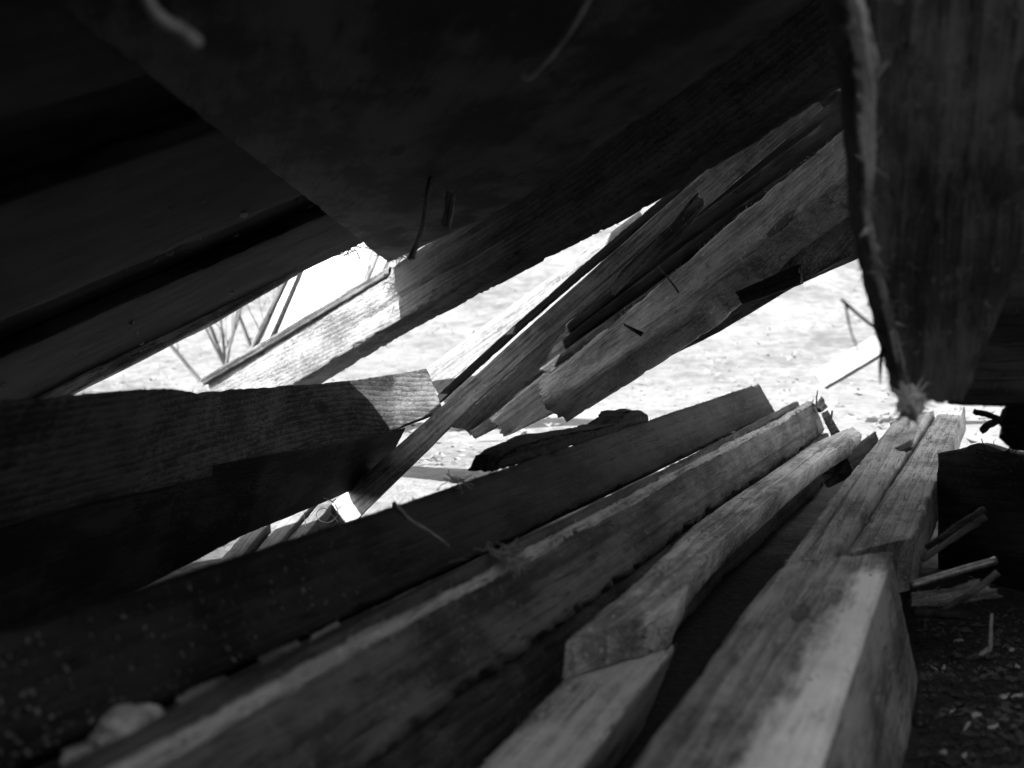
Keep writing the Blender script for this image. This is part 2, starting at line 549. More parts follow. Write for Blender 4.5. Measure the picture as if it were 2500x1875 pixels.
def build_ground():
    bm = bmesh.new()
    xs = [-60, -40, -25, -16] + [-11 + i * 0.25 for i in range(89)] + [16, 25, 40, 60]
    ys = [-40, -20, -10, -5, -3] + [-2 + i * 0.2 for i in range(100)] + [20, 23, 27, 32, 40, 55, 80, 120]
    g = [[bm.verts.new((x, y, ground_h(x, y))) for x in xs] for y in ys]
    for j in range(len(ys) - 1):
        for i in range(len(xs) - 1):
            bm.faces.new((g[j][i], g[j][i + 1], g[j + 1][i + 1], g[j + 1][i])).smooth = True
    me = bpy.data.meshes.new("ground")
    bm.to_mesh(me)
    bm.free()
    m, nt, b = nt_new("ground_soil_and_pale_litter")
    tc = N(nt, "ShaderNodeTexCoord")
    n1 = N(nt, "ShaderNodeTexNoise", i_Scale=9.0, i_Detail=8.0, i_Roughness=0.7)
    n2 = N(nt, "ShaderNodeTexNoise", i_Scale=1.3, i_Detail=4.0)
    n3 = N(nt, "ShaderNodeTexNoise", i_Scale=55.0, i_Detail=5.0, i_Roughness=0.7)
    for n in (n1, n2, n3):
        nt.links.new(tc.outputs["Object"], n.inputs["Vector"])
    v = math_n(nt, 'ADD', math_n(nt, 'MULTIPLY', n1.outputs[0], 0.6), math_n(nt, 'MULTIPLY', n2.outputs[0], 0.4))
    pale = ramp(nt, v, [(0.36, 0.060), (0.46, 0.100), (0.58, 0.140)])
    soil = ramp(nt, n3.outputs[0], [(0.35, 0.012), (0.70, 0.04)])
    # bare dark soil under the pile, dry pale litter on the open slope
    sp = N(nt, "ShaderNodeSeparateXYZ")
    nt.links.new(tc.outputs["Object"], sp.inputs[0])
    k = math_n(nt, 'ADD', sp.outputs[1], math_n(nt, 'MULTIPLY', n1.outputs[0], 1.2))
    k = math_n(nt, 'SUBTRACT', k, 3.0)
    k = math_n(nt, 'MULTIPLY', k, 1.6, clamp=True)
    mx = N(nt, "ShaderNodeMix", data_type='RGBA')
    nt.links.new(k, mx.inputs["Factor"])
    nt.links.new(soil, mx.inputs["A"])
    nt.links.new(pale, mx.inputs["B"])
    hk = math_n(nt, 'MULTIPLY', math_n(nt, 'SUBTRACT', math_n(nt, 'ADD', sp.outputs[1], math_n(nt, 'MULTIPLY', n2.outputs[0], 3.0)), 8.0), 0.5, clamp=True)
    grass = ramp(nt, v, [(0.40, 0.058), (0.48, 0.088), (0.56, 0.118)])
    mh = N(nt, "ShaderNodeMix", data_type='RGBA')
    nt.links.new(hk, mh.inputs["Factor"])
    nt.links.new(mx.outputs["Result"], mh.inputs["A"])
    nt.links.new(grass, mh.inputs["B"])
    nt.links.new(mh.outputs["Result"], b.inputs["Base Color"])
    b.inputs["Roughness"].default_value = 0.95
    b.inputs["Specular IOR Level"].default_value = 0.1
    bp = N(nt, "ShaderNodeBump")
    bp.inputs["Strength"].default_value = 0.7
    bp.inputs["Distance"].default_value = 0.03
    nt.links.new(math_n(nt, 'ADD', n1.outputs[0], math_n(nt, 'MULTIPLY', n3.outputs[0], 0.5)), bp.inputs["Height"])
    nt.links.new(bp.outputs[0], b.inputs["Normal"])
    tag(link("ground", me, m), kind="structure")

build_ground()

def build_litter():
    rs = random.Random(5)
    vs, fs = [], []
    for _ in range(6000):
        y = 4.0 + 12.0 * rs.random() ** 1.4
        x = rs.uniform(-0.62, 0.62) * y
        if noise.noise(Vector((x * 0.9, y * 0.9, 7))) < -0.22:
            continue
        z = ground_h(x, y)
        s = rs.uniform(0.010, 0.028)
        a = rs.uniform(0, 6.28)
        tl = rs.uniform(-0.5, 0.9)
        d = Vector((math.cos(a), math.sin(a), 0)) * s
        w = Vector((-math.sin(a), math.cos(a), tl)).normalized() * s * rs.uniform(0.2, 0.6)
        p = Vector((x, y, z + 0.012 + 0.02 * rs.random()))
        b = len(vs)
        vs += [p - d, p - w, p + d + Vector((0, 0, s * rs.uniform(-.2, .8))), p + w]
        fs += [(b, b + 1, b + 2), (b, b + 2, b + 3)]
    me = bpy.data.meshes.new("leaf_litter")
    me.from_pydata([tuple(v) for v in vs], [], fs)
    me.update()
    tag(link("leaf_litter", me, M_LEAF), "pale dead leaves and grass scattered over the sunlit ground", "leaf litter", kind="stuff")

build_litter()

def build_tree(label, base, height, lean, seed, r0):
    rs = random.Random(seed)
    root = bpy.data.objects.new("bare_tree", None)
    COL.objects.link(root)
    root.location = base
    bpy.context.view_layer.update()
    tag(root, label, "tree", "bare trees on the slope")
    trunk = bmesh.new()
    crown = bmesh.new()
    def branch(bm, p, d, L, r, depth):
        pts, rad = [p], [r]
        n = 5
        for i in range(n):
            d = (d + Vector((rs.uniform(-.16, .16), rs.uniform(-.16, .16), rs.uniform(-.05, .14)))).normalized()
            p = p + d * L / n
            pts.append(p)
            rad.append(r * (1 - 0.62 * (i + 1) / n))
        tube_bm(bm, pts, rad, 6 if depth < 2 else 4)
        if depth < 4:
            for _ in range(4 if depth else 7):
                k = rs.randint(1 if depth else 1, n)
                sd = Vector((rs.uniform(-1, 1), rs.uniform(-1, 1), rs.uniform(0.1, 1.0))).normalized()
                nd = (d * 0.75 + sd * 0.8).normalized()
                branch(crown, pts[k], nd, L * rs.uniform(0.42, 0.68), rad[k] * rs.uniform(0.4, 0.7), depth + 1)
    branch(trunk, Vector((0, 0, -0.1)), Vector((lean, 0, 1)).normalized(), height, r0, 0)
    for nm, bm in (("trunk", trunk), ("crown", crown)):
        me = bpy.data.meshes.new(nm)
        bm.to_mesh(me)
        bm.free()
        o = bpy.data.objects.new(nm, me)
        COL.objects.link(o)
        me.materials.append(M_TREE)
        o.parent = root
    return root

def on_slope(px, y):
    x = (px - 1250) / F * y
    return Vector((x, y, ground_h(x, y)))

build_tree("bare tree with the thickest stem, seen through the left gap", on_slope(585, 6.9), 1.3, -0.30, 3, 0.022)
build_tree("slim bare tree leaning far left at the low end of the left gap", on_slope(520, 7.4), 1.3, -0.75, 8, 0.016)
build_tree("slim bare tree just left of the leaning dark strips", on_slope(650, 7.2), 1.5, -0.42, 15, 0.018)

# ------------------------------------------------------------------ unseen slabs added around the viewer to darken the inside
def slab(name, corners, th):
    bm = bmesh.new()
    c = [Vector(q) for q in corners]
    n = (c[1] - c[0]).cross(c[3] - c[0]).normalized() * th
    v = [bm.verts.new(q) for q in c] + [bm.verts.new(q + n) for q in c]
    for f in ((0, 1, 2, 3), (7, 6, 5, 4), (0, 4, 5, 1), (1, 5, 6, 2), (2, 6, 7, 3), (3, 7, 4, 0)):
        bm.faces.new([v[i] for i in f])
    me = bpy.data.meshes.new(name)
    bm.to_mesh(me)
    bm.free()
    tag(link(name, me, M_DARK), kind="structure")
slab("shade_wall", [(-2.0, -1.1, -0.1), (1.2, -1.1, -0.1), (1.2, -1.1, 1.7), (-2.0, -1.1, 1.7)], 0.03)
slab("shade_wall", [(-1.45, -1.1, -0.1), (-1.40, 2.3, -0.1), (-1.40, 2.3, 1.9), (-1.45, -1.1, 1.9)], 0.03)
slab("shade_wall", [(-0.14, -1.0, 0.72), (-0.14, 0.22, 0.72), (-0.14, 0.22, 1.2), (-0.14, -1.0, 1.2)], 0.03)  # unseen hanging board added to keep light off the left board
slab("roof", [(0.2, 1.45, 1.36), (2.2, 1.45, 1.36), (2.2, 2.95, 1.34), (0.2, 2.95, 1.34)], 0.03)  # unseen slab added to shade the upper right timbers
slab("shade_wall", [(1.2, -1.1, -0.1), (1.2, 2.3, -0.1), (1.2, 2.3, 1.7), (1.2, -1.1, 1.7)], 0.03)

# ================================================================== lower beams
def tilt_lo(up, w, a):
    v = DOWN * math.cos(math.radians(a)) + PR * math.sin(math.radians(a))
    return [p + v * w for p in up]

# furthest of the lower beams, its dark face towards us
u1 = PHL([(-220, 1616), (371, 1423), (1000, 1218), (1500, 1052), (1853, 936)], 0.30)
l1 = tilt_lo(u1, 0.118, 30)
B1 = timber("timber", "long dark beam with a straight fuzzy upper edge, farthest of the lower beams", "beam", u1, l1, 0.12, M_DARKER,
            res=0.012, kf=16, rough=0.002, chip=0.005, fuzz=260, fuzz_edges=(0, 0, 0, 1), fuzz_len=0.014, jag=(0.0, 0.006))

u2 = PHL([(120, 1958), (307, 1868), (601, 1706), (1000, 1490), (1157, 1412), (1351, 1311), (1545, 1208), (1681, 1130), (1890, 1030), (1985, 975)], 0.356)
l2 = tilt_lo(u2, 0.120, 22)
B2 = timber("timber", "long beam with pale chipped upper edge, second of the lower beams", "beam", u2, l2, 0.09, M_SLATE,
            res=0.010, kf=18, rough=0.003, rnd=0.012, chip=0.016, fuzz=160, fuzz_edges=(0, 0, 1), fuzz_len=0.014, jag=(0.0, 0.006), cracks=((0.4, 0.1, 0.45, 0.007, 0.012), (0.7, 0.35, 0.9, 0.007, 0.012)))
timber("torn_edge", "torn upper edge, paler to look lit", None, [p + Vector((0, 0, 0.004)) - PR * 0.004 for p in u2], [p + DOWN * 0.006 + PR * 0.005 for p in u2], 0.012, M_PALE, parent=B2, tdir=DOWN,
       res=0.008, kf=6, rough=0.003, rnd=0.003, chip=0.012, fuzz=120, fuzz_edges=(0, 1), fuzz_len=0.014)  # light on the ragged edge put into a paler strip
u2b = PHL([(60, 1938), (203, 1866), (1000, 1459), (1290, 1315), (1600, 1162), (1950, 980)], 0.347)
timber("board", "thin dark board wedged behind the pale edged lower beam", "board", u2b, tilt_lo(u2b, 0.10, 8), 0.02, M_DARK,
       res=0.015, kf=8, chip=0.003, fuzz=40, fuzz_edges=(0,))
u2c = [p + DOWN * 0.113 + PR * 0.055 for p in u2]
timber("timber", "black stained beam lying under the pale edged lower beam", "beam", u2c, tilt_lo(u2c, 0.14, 10), 0.12, M_DARK,
       res=0.014, kf=12, rough=0.004, chip=0.010, fuzz=60, fuzz_edges=(0,))

# the worn plank with the sawn end, and the plank under it
u3 = PHL([(1387, 1559), (1540, 1432), (1690, 1283), (1800, 1208), (1930, 1121), (1985, 1082), (2082, 1040)], 0.42)
l3 = PHL([(1649, 1491), (1694, 1400), (1745, 1338), (1800, 1285), (1911, 1190), (2000, 1120), (2104, 1060)], 0.42)
B3 = timber("plank", "worn plank with waney edges and a sawn end turned towards us", "plank", u3, l3, 0.052, M_OLD,
       tdir=Vector((-0.12, 0.05, -1)), res=0.005, kf=20, rough=0.004, rnd=0.004, chip=0.009, jag=(0.008, 0.008), fuzz=60, fuzz_edges=(0, 1), cracks=((0.35, 0.05, 0.4, 0.007, 0.014), (0.6, 0.3, 0.85, 0.006, 0.010)))
u3b = PHL([(1050, 1985), (1157, 1875), (1383, 1648), (1415, 1617)], 0.474)
l3b = PHL([(1325, 1990), (1419, 1875), (1644, 1582), (1652, 1572)], 0.474)
timber("plank", "plank running towards us from under the sawn end", "plank", u3b, l3b, 0.15, M_OLD, tdir=Vector((-0.34, 0.16, -1)),
       res=0.012, kf=14, rough=0.003, rnd=0.008, chip=0.010, fuzz=30)
timber("offcut", "short dark beam end beside the far end of the worn plank", "offcut",
       PL([(2066, 1112, 3.25), (2136, 1053, 3.45)]), PL([(2080, 1150, 3.2), (2160, 1110, 3.4)]), 0.10, M_DARK, res=0.01, kf=10, chip=0.006)

# nearest beam, notched, with bare pale wood along its right side
u4 = PHL([(1430, 2020), (1821, 1482), (1908, 1378), (1914, 1370), (2065, 1170), (2190, 1020), (2218, 992)], 0.41)
l4 = PHL([(1937, 2035), (2122, 1492), (2173, 1347), (2033, 1361), (2130, 1215), (2223, 1084), (2278, 1000)], 0.41)
B4 = timber("notched_beam", "thick beam nearest to us, notched, with bare pale wood along its right edge", "beam", u4, l4, 0.215, M_BARE,
            tdir=Vector((PR.x * 0.24, PR.y * 0.24, -1)), res=0.006, kf=24, rough=0.0025, rnd=0.004, chip=0.006, jag=(0, 0.005), fuzz=50, cracks=((0.30, 0.05, 0.5, 0.007, 0.016), (0.62, 0.28, 0.46, 0.006, 0.010), (0.5, 0.6, 0.95, 0.005, 0.008)))
u5 = PHL([(2062, 1352), (2154, 1215), (2242, 1084), (2294, 1000)], 0.418)
l5 = PHL([(2230, 1312), (2264, 1230), (2302, 1140), (2356, 992)], 0.418)
timber("plank", "short plank set into the notch of the nearest beam", "plank", u5, l5, 0.09, M_WEATHER, tdir=Vector((0.08, 0, -1)),
       res=0.010, kf=16, rough=0.003, rnd=0.006, chip=0.008, jag=(0.006, 0.006), fuzz=40)
timber("wood_chip", "dark chip lying across the crack of the nearest beam", "wood chip",
       PL([(2186, 1092, 2.98), (2222, 1074, 2.98)]), PL([(2196, 1102, 2.93), (2224, 1090, 2.93)]), 0.012, M_DARK, res=0.006, kf=5, chip=0.004)

# ================================================================== upright board on the right
cl = PL([(2022, -120, 1.02), (2083, 150, 1.08), (2101, 407, 1.16), (2106, 520, 1.2), (2142, 705, 1.27), (2180, 860, 1.32), (2212, 980, 1.36)])
cr = PL([(2700, -120, 0.98), (2690, 150, 1.05), (2650, 407, 1.13), (2550, 520, 1.18), (2470, 705, 1.25), (2405, 860, 1.30), (2362, 980, 1.35)])
tC = P(2060, 407, 1.225) - P(2101, 407, 1.16)
C1 = timber("upright_board", "broad upright board with knots and a splintered left edge, right foreground", "board", cl, cr, tC.length, M_UPRIGHT, tdir=tC,
            res=0.010, kf=24, rough=0.002, rnd=0.006, chip=0.012, jag=(0, 0.006), fuzz=160, fuzz_edges=(0, 0, 3), fuzz_len=0.016)
crim = [p + (q - p).normalized() * 0.0005 - (p - CM.translation).normalized() * 0.006 for p, q in zip(cl, cr)]
timber("torn_edge", "pale splintered left edge", None, crim, [p + (q - p).normalized() * w for p, q, w in zip(crim, cr, (0.02, 0.024, 0.014, 0.010, 0.009, 0.010, 0.016))], 0.012, M_GREY, parent=C1,
       res=0.006, kf=7, rough=0.004, rnd=0.003, chip=0.02, fuzz=220, fuzz_edges=(0, 1), fuzz_len=0.02)
tube("nail", "bent nail pointing left out of the splintered edge", None, PL([(2152, 812, 1.34), (2100, 772, 1.33), (2054, 731, 1.32)]), 0.0022, M_NAIL, parent=C1, taper=(1, 0.9), sm=3)
tube("nail", "thin nail hanging down from the bent nail", None, PL([(2066, 744, 1.325), (2068, 765, 1.325), (2078, 810, 1.325), (2095, 857, 1.325)]), 0.0017, M_NAIL, parent=C1, taper=(1, 0.5), sm=4)
def lump(name, label, centre, r_, mat, parent, seed):
    bm = bmesh.new()
    bmesh.ops.create_icosphere(bm, subdivisions=4, radius=1.0)
    for v in bm.verts:
        v.co = v.co * (r_ * (1 + 0.8 * fbm(v.co * 2.2 + Vector((seed, 0, 0)), 4)))
        v.co.z *= 1.25
    rr = random.Random(seed)
    for _ in range(50):
        d = Vector((rr.uniform(-1, 1), rr.uniform(-1, .3), rr.uniform(-1, 1))).normalized()
        p0 = d * r_ * 0.5
        p1 = d * r_ * rr.uniform(1.1, 2.2) + Vector((rr.uniform(-.3, .3), 0, rr.uniform(-.3, .3))) * r_
        tube_bm(bm, [p0, (p0 + p1) / 2 + Vector((0, 0, 0.1 * r_)), p1], [0.0016, 0.0012, 0.0005], 4)
    for f in bm.faces:
        f.smooth = True
    me = bpy.data.meshes.new(name)
    bm.to_mesh(me)
    bm.free()
    o = link(name, me, mat, None, Matrix.Translation(centre))
    o.parent = parent
    o.matrix_parent_inverse = parent.matrix_world.inverted()
    return tag(o, label)
lump("frayed_tip", "frayed fibres at the lower tip of the board", P(2222, 985, 1.30), 0.015, M_GREY, C1, 5)
timber("splinter", None, None, PL([(2118, 742, 1.34), (2138, 741, 1.34)]), PL([(2120, 748, 1.34), (2140, 748, 1.34)]), 0.004, M_DARK, parent=C1, res=0.004, kf=3, chip=0.001)
timber("splinter", None, None, PL([(2147, 890, 1.36), (2153, 830, 1.36)]), PL([(2150, 940, 1.36), (2162, 830, 1.36)]), 0.004, M_DARK, parent=C1, res=0.004, kf=3, chip=0.001)
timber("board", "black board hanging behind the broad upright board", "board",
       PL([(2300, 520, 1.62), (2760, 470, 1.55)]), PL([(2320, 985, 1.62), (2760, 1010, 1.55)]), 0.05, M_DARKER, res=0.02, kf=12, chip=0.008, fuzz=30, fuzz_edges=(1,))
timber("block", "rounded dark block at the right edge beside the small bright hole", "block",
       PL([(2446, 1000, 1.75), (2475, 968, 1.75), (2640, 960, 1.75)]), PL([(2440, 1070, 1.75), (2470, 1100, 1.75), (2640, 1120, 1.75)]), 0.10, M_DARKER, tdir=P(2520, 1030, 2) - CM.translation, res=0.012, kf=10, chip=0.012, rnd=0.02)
timber("board", "dark sheet put in for the shadowed void below the small bright hole", "board",
       PL([(2290, 1105, 2.5), (2385, 1082, 2.4), (2445, 1098, 2.35), (2720, 1140, 2.2)]), PL([(2290, 1460, 2.5), (2385, 1460, 2.4), (2445, 1460, 2.35), (2720, 1500, 2.2)]), 0.05, M_DARKER, res=0.02, kf=14, chip=0.012)  # dark board added where only a shadowed void lies

# ================================================================== upper long beam and what crosses it
tE = P(1126, 747, 3.15) - P(1105, 712, 3.03)
ue = PL([(420, 985, 4.15), (500, 934, 4.0), (940, 664, 3.3), (1252, 446, 2.75), (1419, 336, 2.5), (1750, 92, 2.05), (2100, -160, 1.7)])
le = PL([(485, 1080, 4.04), (565, 1030, 3.89), (985, 775, 3.19), (1320, 590, 2.66), (1500, 495, 2.42), (1870, 265, 1.99), (2230, 20, 1.66)])
E1 = timber("timber", "long split beam rising from lower left to upper right, left part sunlit", "beam", ue, le, tE.length, M_SPLIT, tdir=tE,
            res=0.012, kf=20, rough=0.0025, chip=0.012, fuzz=140, fuzz_edges=(0, 1, 2), fuzz_len=0.012,
            cracks=((0.62, 0.34, 0.97, 0.010, 0.02), (0.3, 0.45, 0.9, 0.007, 0.008)))
bE = [p + CM.to_3x3() @ Vector((0.0, 0.02, -0.16)) for p in [P(1045, 591, 3.1)] + ue[3:]]  # unseen board added behind the beam to block sun on the laths
sun_blocker = timber("shade_wall", None, None, [p + CM.to_3x3() @ Vector((0.0, 0.85, -0.10)) for p in bE], [p - CM.to_3x3() @ Vector((0, 0.08, 0)) for p in bE], 0.03, M_DARKER,
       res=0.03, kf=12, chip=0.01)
tag(sun_blocker, kind="structure")
timber("lath", "thin grey lath along the top of the sunlit beam", "lath",
       PL([(488, 925, 3.97), (945, 652, 3.27)]), PL([(497, 942, 3.97), (952, 672, 3.27)]), 0.02, M_DARK, res=0.015, kf=5, chip=0.004, fuzz=30)

# sunlit plank, tar strip, diagonal board
timber("plank", "bright sunlit plank behind the black felt strip", "plank",
       PL([(1030, 905, 3.72), (1300, 706, 3.6), (1560, 515, 3.48)]), PL([(1105, 1010, 3.57), (1375, 815, 3.45), (1645, 620, 3.33)]), 0.022, M_SUNNY,
       res=0.012, kf=12, rough=0.0012, rnd=0.003, chip=0.003, jag=(0.002, 0.004), cracks=((0.8, 0.1, 0.6, 0.006, 0.004),))
timber("felt_strip", "ragged black tar felt strip beside the diagonal board", "felt strip",
       PL([(1032, 996, 3.40), (1150, 889, 3.38), (1270, 780, 3.35), (1420, 648, 3.3), (1560, 530, 3.26), (1720, 395, 3.2)]),
       PL([(1046, 1008, 3.38), (1164, 902, 3.36), (1284, 794, 3.33), (1433, 664, 3.28), (1573, 547, 3.24), (1733, 412, 3.18)]), 0.006, M_TAR,
       res=0.006, kf=8, rough=0.002, rnd=0.001, chip=0.012, fuzz=60, fuzz_edges=(0,), fuzz_len=0.006)
tG = P(1240, 833, 3.02) - P(1240, 831, 2.97)
ug = PL([(700, 1330, 3.02), (835, 1208, 3.01), (988, 1073, 3.0), (1034, 1033, 2.99), (1244, 840, 2.97), (1604, 520, 2.9), (1744, 397, 2.87), (1964, 207, 2.83)])
lg = PL([(770, 1385, 2.94), (888, 1252, 2.93), (1050, 1095, 2.92), (1130, 1012, 2.91), (1320, 842, 2.89), (1665, 555, 2.82), (1790, 450, 2.79), (2010, 262, 2.75)])
G2 = timber("board", "long grey diagonal board crossing the centre just below the black felt strip", "board", ug, lg, tG.length, M_WEATHER, tdir=tG,
            res=0.010, kf=18, rough=0.0015, rnd=0.003, chip=0.004, fuzz=120, fuzz_edges=(0, 1), fuzz_len=0.010, cracks=((0.7, 0.35, 0.8, 0.005, 0.005),))
timber("bark_strip", "ragged pale strip of bark along the lower edge of the diagonal board", "bark strip",
       PL([(1090, 1040, 3.10), (1180, 965, 3.08), (1260, 890, 3.06), (1375, 790, 3.04)]), PL([(1150, 1052, 3.10), (1230, 988, 3.08), (1306, 914, 3.06), (1384, 800, 3.04)]), 0.012, M_PALE,
       res=0.006, kf=8, rough=0.004, rnd=0.002, chip=0.02, fuzz=80, fuzz_edges=(1, 1, 0), fuzz_len=0.008)

# fanned dark laths behind
fan = [((1105, 1000), (2260, -20)), ((1112, 1012), (2260, 110)), ((1120, 1024), (2260, 180)), ((1130, 1034), (2260, 255)), ((1138, 1042), (2260, 330)), ((1148, 1050), (2260, 410))]
ordn = ["topmost", "second", "third", "fourth", "fifth", "lowest"]
for i, ((x0, y0), (x1, y1)) in enumerate(fan):
    d0, d1 = 3.60 - 0.02 * i, 2.95 - 0.02 * i
    timber("lath", f"{ordn[i]} of the six dark laths fanned out behind the diagonal board" if i not in (0, 5) else f"{ordn[i]} of six dark laths fanned out behind the diagonal board", "lath",
           PL([(x0, y0, d0), ((x0 + x1) / 2, (y0 + y1) / 2 - 18, (d0 + d1) / 2), (x1, y1, d1)]),
           PL([(x0 + 10, y0 + 22, d0), ((x0 + x1) / 2 + 10, (y0 + y1) / 2 + 66  , (d0 + d1) / 2), (x1, y1 + 150, d1)]), 0.012, M_BLACK if i < 3 else M_SLATE,  # upper three laths darker, their shade put into the colour
           res=0.014, kf=8, rough=0.002, rnd=0.002, chip=0.005, fuzz=12, group="fanned dark laths", cracks=((0.5, 0.1, 0.9, 0.007, 0.005),))
timber("lath", "broken splintery lath above the fanned laths, with a crack", "lath",
       PL([(1485, 702, 2.78), (1528, 648, 2.77), (1536, 640, 2.77), (1640, 545, 2.74), (1700, 470, 2.72)]),
       PL([(1502, 722, 2.78), (1548, 672, 2.77), (1560, 664, 2.77), (1662, 575, 2.74), (1722, 500, 2.72)]), 0.012, M_WEATHER,
       res=0.006, kf=8, rough=0.002, rnd=0.002, chip=0.010, fuzz=70, fuzz_len=0.010)

# mossy beams at the right centre
timber("timber", "pale worn beam running down from the upright board, lit face upward", "beam",
       PL([(1317, 932, 3.1), (1649, 655, 2.8), (1807, 515, 2.66), (2110, 270, 2.4)]), PL([(1328, 993, 2.96), (1690, 758, 2.64), (1898, 563, 2.51), (2160, 370, 2.26)]), 0.09, M_MOSS,
       res=0.010, kf=18, rough=0.0035, rnd=0.012, chip=0.005, jag=(0.012, 0.004), fuzz=240, fuzz_edges=(1, 1, 0), fuzz_len=0.010)  # lighter mossy wood stands in for light on this face
timber("offcut", "fibrous beam end, whitened to look lit, poking out below the worn beam", "offcut",
       PL([(1198, 1020, 3.22), (1330, 912, 3.18)]), PL([(1236, 1064, 3.22), (1352, 990, 3.18)]), 0.07, M_PALE, res=0.007, kf=12, rough=0.003, chip=0.012, jag=(0.02, 0.0), fuzz=60)  # pale wood used in place of sunlight on this end
H4 = timber("timber", "mossy dark sided beam under the pale worn beam", "beam",
       PL([(1290, 1012, 3.18), (1690, 745, 2.87), (1898, 550, 2.72), (2140, 372, 2.46)]), PL([(1240, 1064, 3.08), (1755, 812, 2.77), (1955, 692, 2.64), (2150, 585, 2.38)]), 0.08, M_MOSS_SHADED,
       tdir=P(1700, 800, 3) - CM.translation,
       res=0.010, kf=16, rough=0.004, rnd=0.006, chip=0.010, jag=(0.01, 0.004), fuzz=80, fuzz_edges=(1, 0), cracks=((0.35, 0.1, 0.85, 0.008, 0.012),))
timber("block", "black block nailed under the mossy beam beside the bright opening", "block",
       PL([(1797, 712, 2.55), (1948, 645, 2.5)]), PL([(1812, 744, 2.55), (1957, 692, 2.5)]), 0.07, M_DARKER, res=0.008, kf=8, chip=0.005)
tube("nail", "dark curved nail on the upper face of the pale worn beam", "nail", PL([(1607, 650, 2.72), (1622, 668, 2.70), (1640, 690, 2.70), (1658, 716, 2.74)]), 0.0028, M_NAIL, taper=(0.7, 1.0))
timber("splinter", "dark pointed splinter stuck in the lower end of the worn beam", "splinter",
       PL([(1527, 790, 2.70), (1572, 810, 2.76)]), PL([(1530, 797, 2.70), (1566, 823, 2.76)]), 0.006, M_DARK, res=0.006, kf=4, chip=0.001)

# ================================================================== boards at the left centre
uw = PL([(-220, 985, 1.1), (100, 968, 1.36), (230, 957, 1.5), (330, 950, 1.62), (400, 946, 1.76), (480, 957, 1.96), (600, 947, 2.32), (700, 940, 2.70), (780, 936, 2.96), (850, 929, 3.13), (960, 914, 3.28), (1042, 899, 3.33)])
lw = PL([(-220, 1345, 1.24), (100, 1250, 1.50), (230, 1222, 1.64), (330, 1200, 1.75), (400, 1186, 1.88), (480, 1168, 2.03), (600, 1142, 2.32), (700, 1120, 2.62), (780, 1102, 2.82), (850, 1085, 2.96), (970, 1048, 3.07), (1082, 1004, 3.12)])
timber("board", "wide board with raised wavy grain, its right end in sun", "board", uw, lw, 0.025, M_RIDGE, tdir=Vector((-0.2, 1, -0.35)),
       res=0.010, kf=44, rough=0.003, rnd=0.003, chip=0.012, ridge=0.0, fuzz=60, fuzz_edges=(0,))
uw2 = PL([(-220, 1300, 1.34), (450, 1150, 2.03), (650, 1110, 2.28), (900, 1068, 2.95), (990, 1045, 3.16)])
lw2 = PL([(-220, 1690, 1.34), (375, 1422, 2.0), (600, 1305, 2.28), (836, 1208, 2.95), (930, 1165, 3.16)])
timber("board", "dark lower board below the wavy grained board", "board", uw2, lw2, 0.03, M_BLACK, tdir=Vector((-0.2, 1, -0.1)),
       res=0.014, kf=20, rough=0.002, chip=0.006, fuzz=50, fuzz_edges=(1,))

# ================================================================== roof boards overhead
Q0, Q1 = P(60, 990, 2.5), P(860, 606, 3.2)
e = (Q1 - Q0).normalized()
third = P(0, 0, 0.95)
fdir = (third - Q0) - e * (third - Q0).dot(e)
span = fdir.length
fdir.normalize()
nrm = e.cross(fdir)
if nrm.dot(Q0 - CM.translation) < 0:
    nrm = -nrm
names = ["lowest", "second lowest", "middle", "second highest", "topmost"]
n_b = 6
wb = 0.36
L = (Q1 - Q0).length
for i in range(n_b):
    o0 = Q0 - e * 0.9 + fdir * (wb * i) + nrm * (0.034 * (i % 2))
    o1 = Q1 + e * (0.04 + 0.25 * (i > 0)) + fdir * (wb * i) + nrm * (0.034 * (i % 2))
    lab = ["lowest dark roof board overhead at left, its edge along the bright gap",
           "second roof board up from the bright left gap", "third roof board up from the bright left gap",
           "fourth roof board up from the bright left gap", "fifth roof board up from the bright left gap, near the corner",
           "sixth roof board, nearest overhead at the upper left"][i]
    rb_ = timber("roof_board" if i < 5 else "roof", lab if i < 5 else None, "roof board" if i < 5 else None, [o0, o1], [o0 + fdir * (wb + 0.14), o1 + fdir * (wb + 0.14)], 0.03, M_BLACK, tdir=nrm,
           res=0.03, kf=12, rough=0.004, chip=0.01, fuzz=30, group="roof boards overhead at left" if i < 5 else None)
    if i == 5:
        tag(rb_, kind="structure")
timber("lath", "lit lower edge of the left roof boards, as a lighter strip", "lath",
       PL([(60, 982, 2.46), (108, 958, 2.49), (500, 757, 2.81), (724, 645, 3.0)]), PL([(75, 1010, 2.46), (125, 988, 2.49), (520, 790, 2.81), (730, 668, 3.0)]), 0.03, M_OLD,
       res=0.012, kf=6, chip=0.006, fuzz=50, fuzz_edges=(1,))  # lit board edge put in as a separate lighter strip
# large sheet right above the eye
ud = [CC(-.376, .366, 3.3), CC(-.40, .355, 2.0), CC(-.42, .345, .9), CC(-.425, .343, .7), CC(-.45, .33, -1.2)]
ld = [CC(-.355, .366, 3.27), CC(-.0, .352, 2.17), CC(.31, .37, 1.0), CC(.05, .37, .72), CC(-.2, .40, -1.2)]
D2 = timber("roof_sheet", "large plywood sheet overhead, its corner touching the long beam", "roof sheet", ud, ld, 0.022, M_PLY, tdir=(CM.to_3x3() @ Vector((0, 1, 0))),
            res=0.02, kf=24, rough=0.003, chip=0.006, jag=(0, 0), fuzz=40, fuzz_edges=(0, 1), xdir=CC(.31, .37, 1.0) - CC(-.376, .366, 3.3))

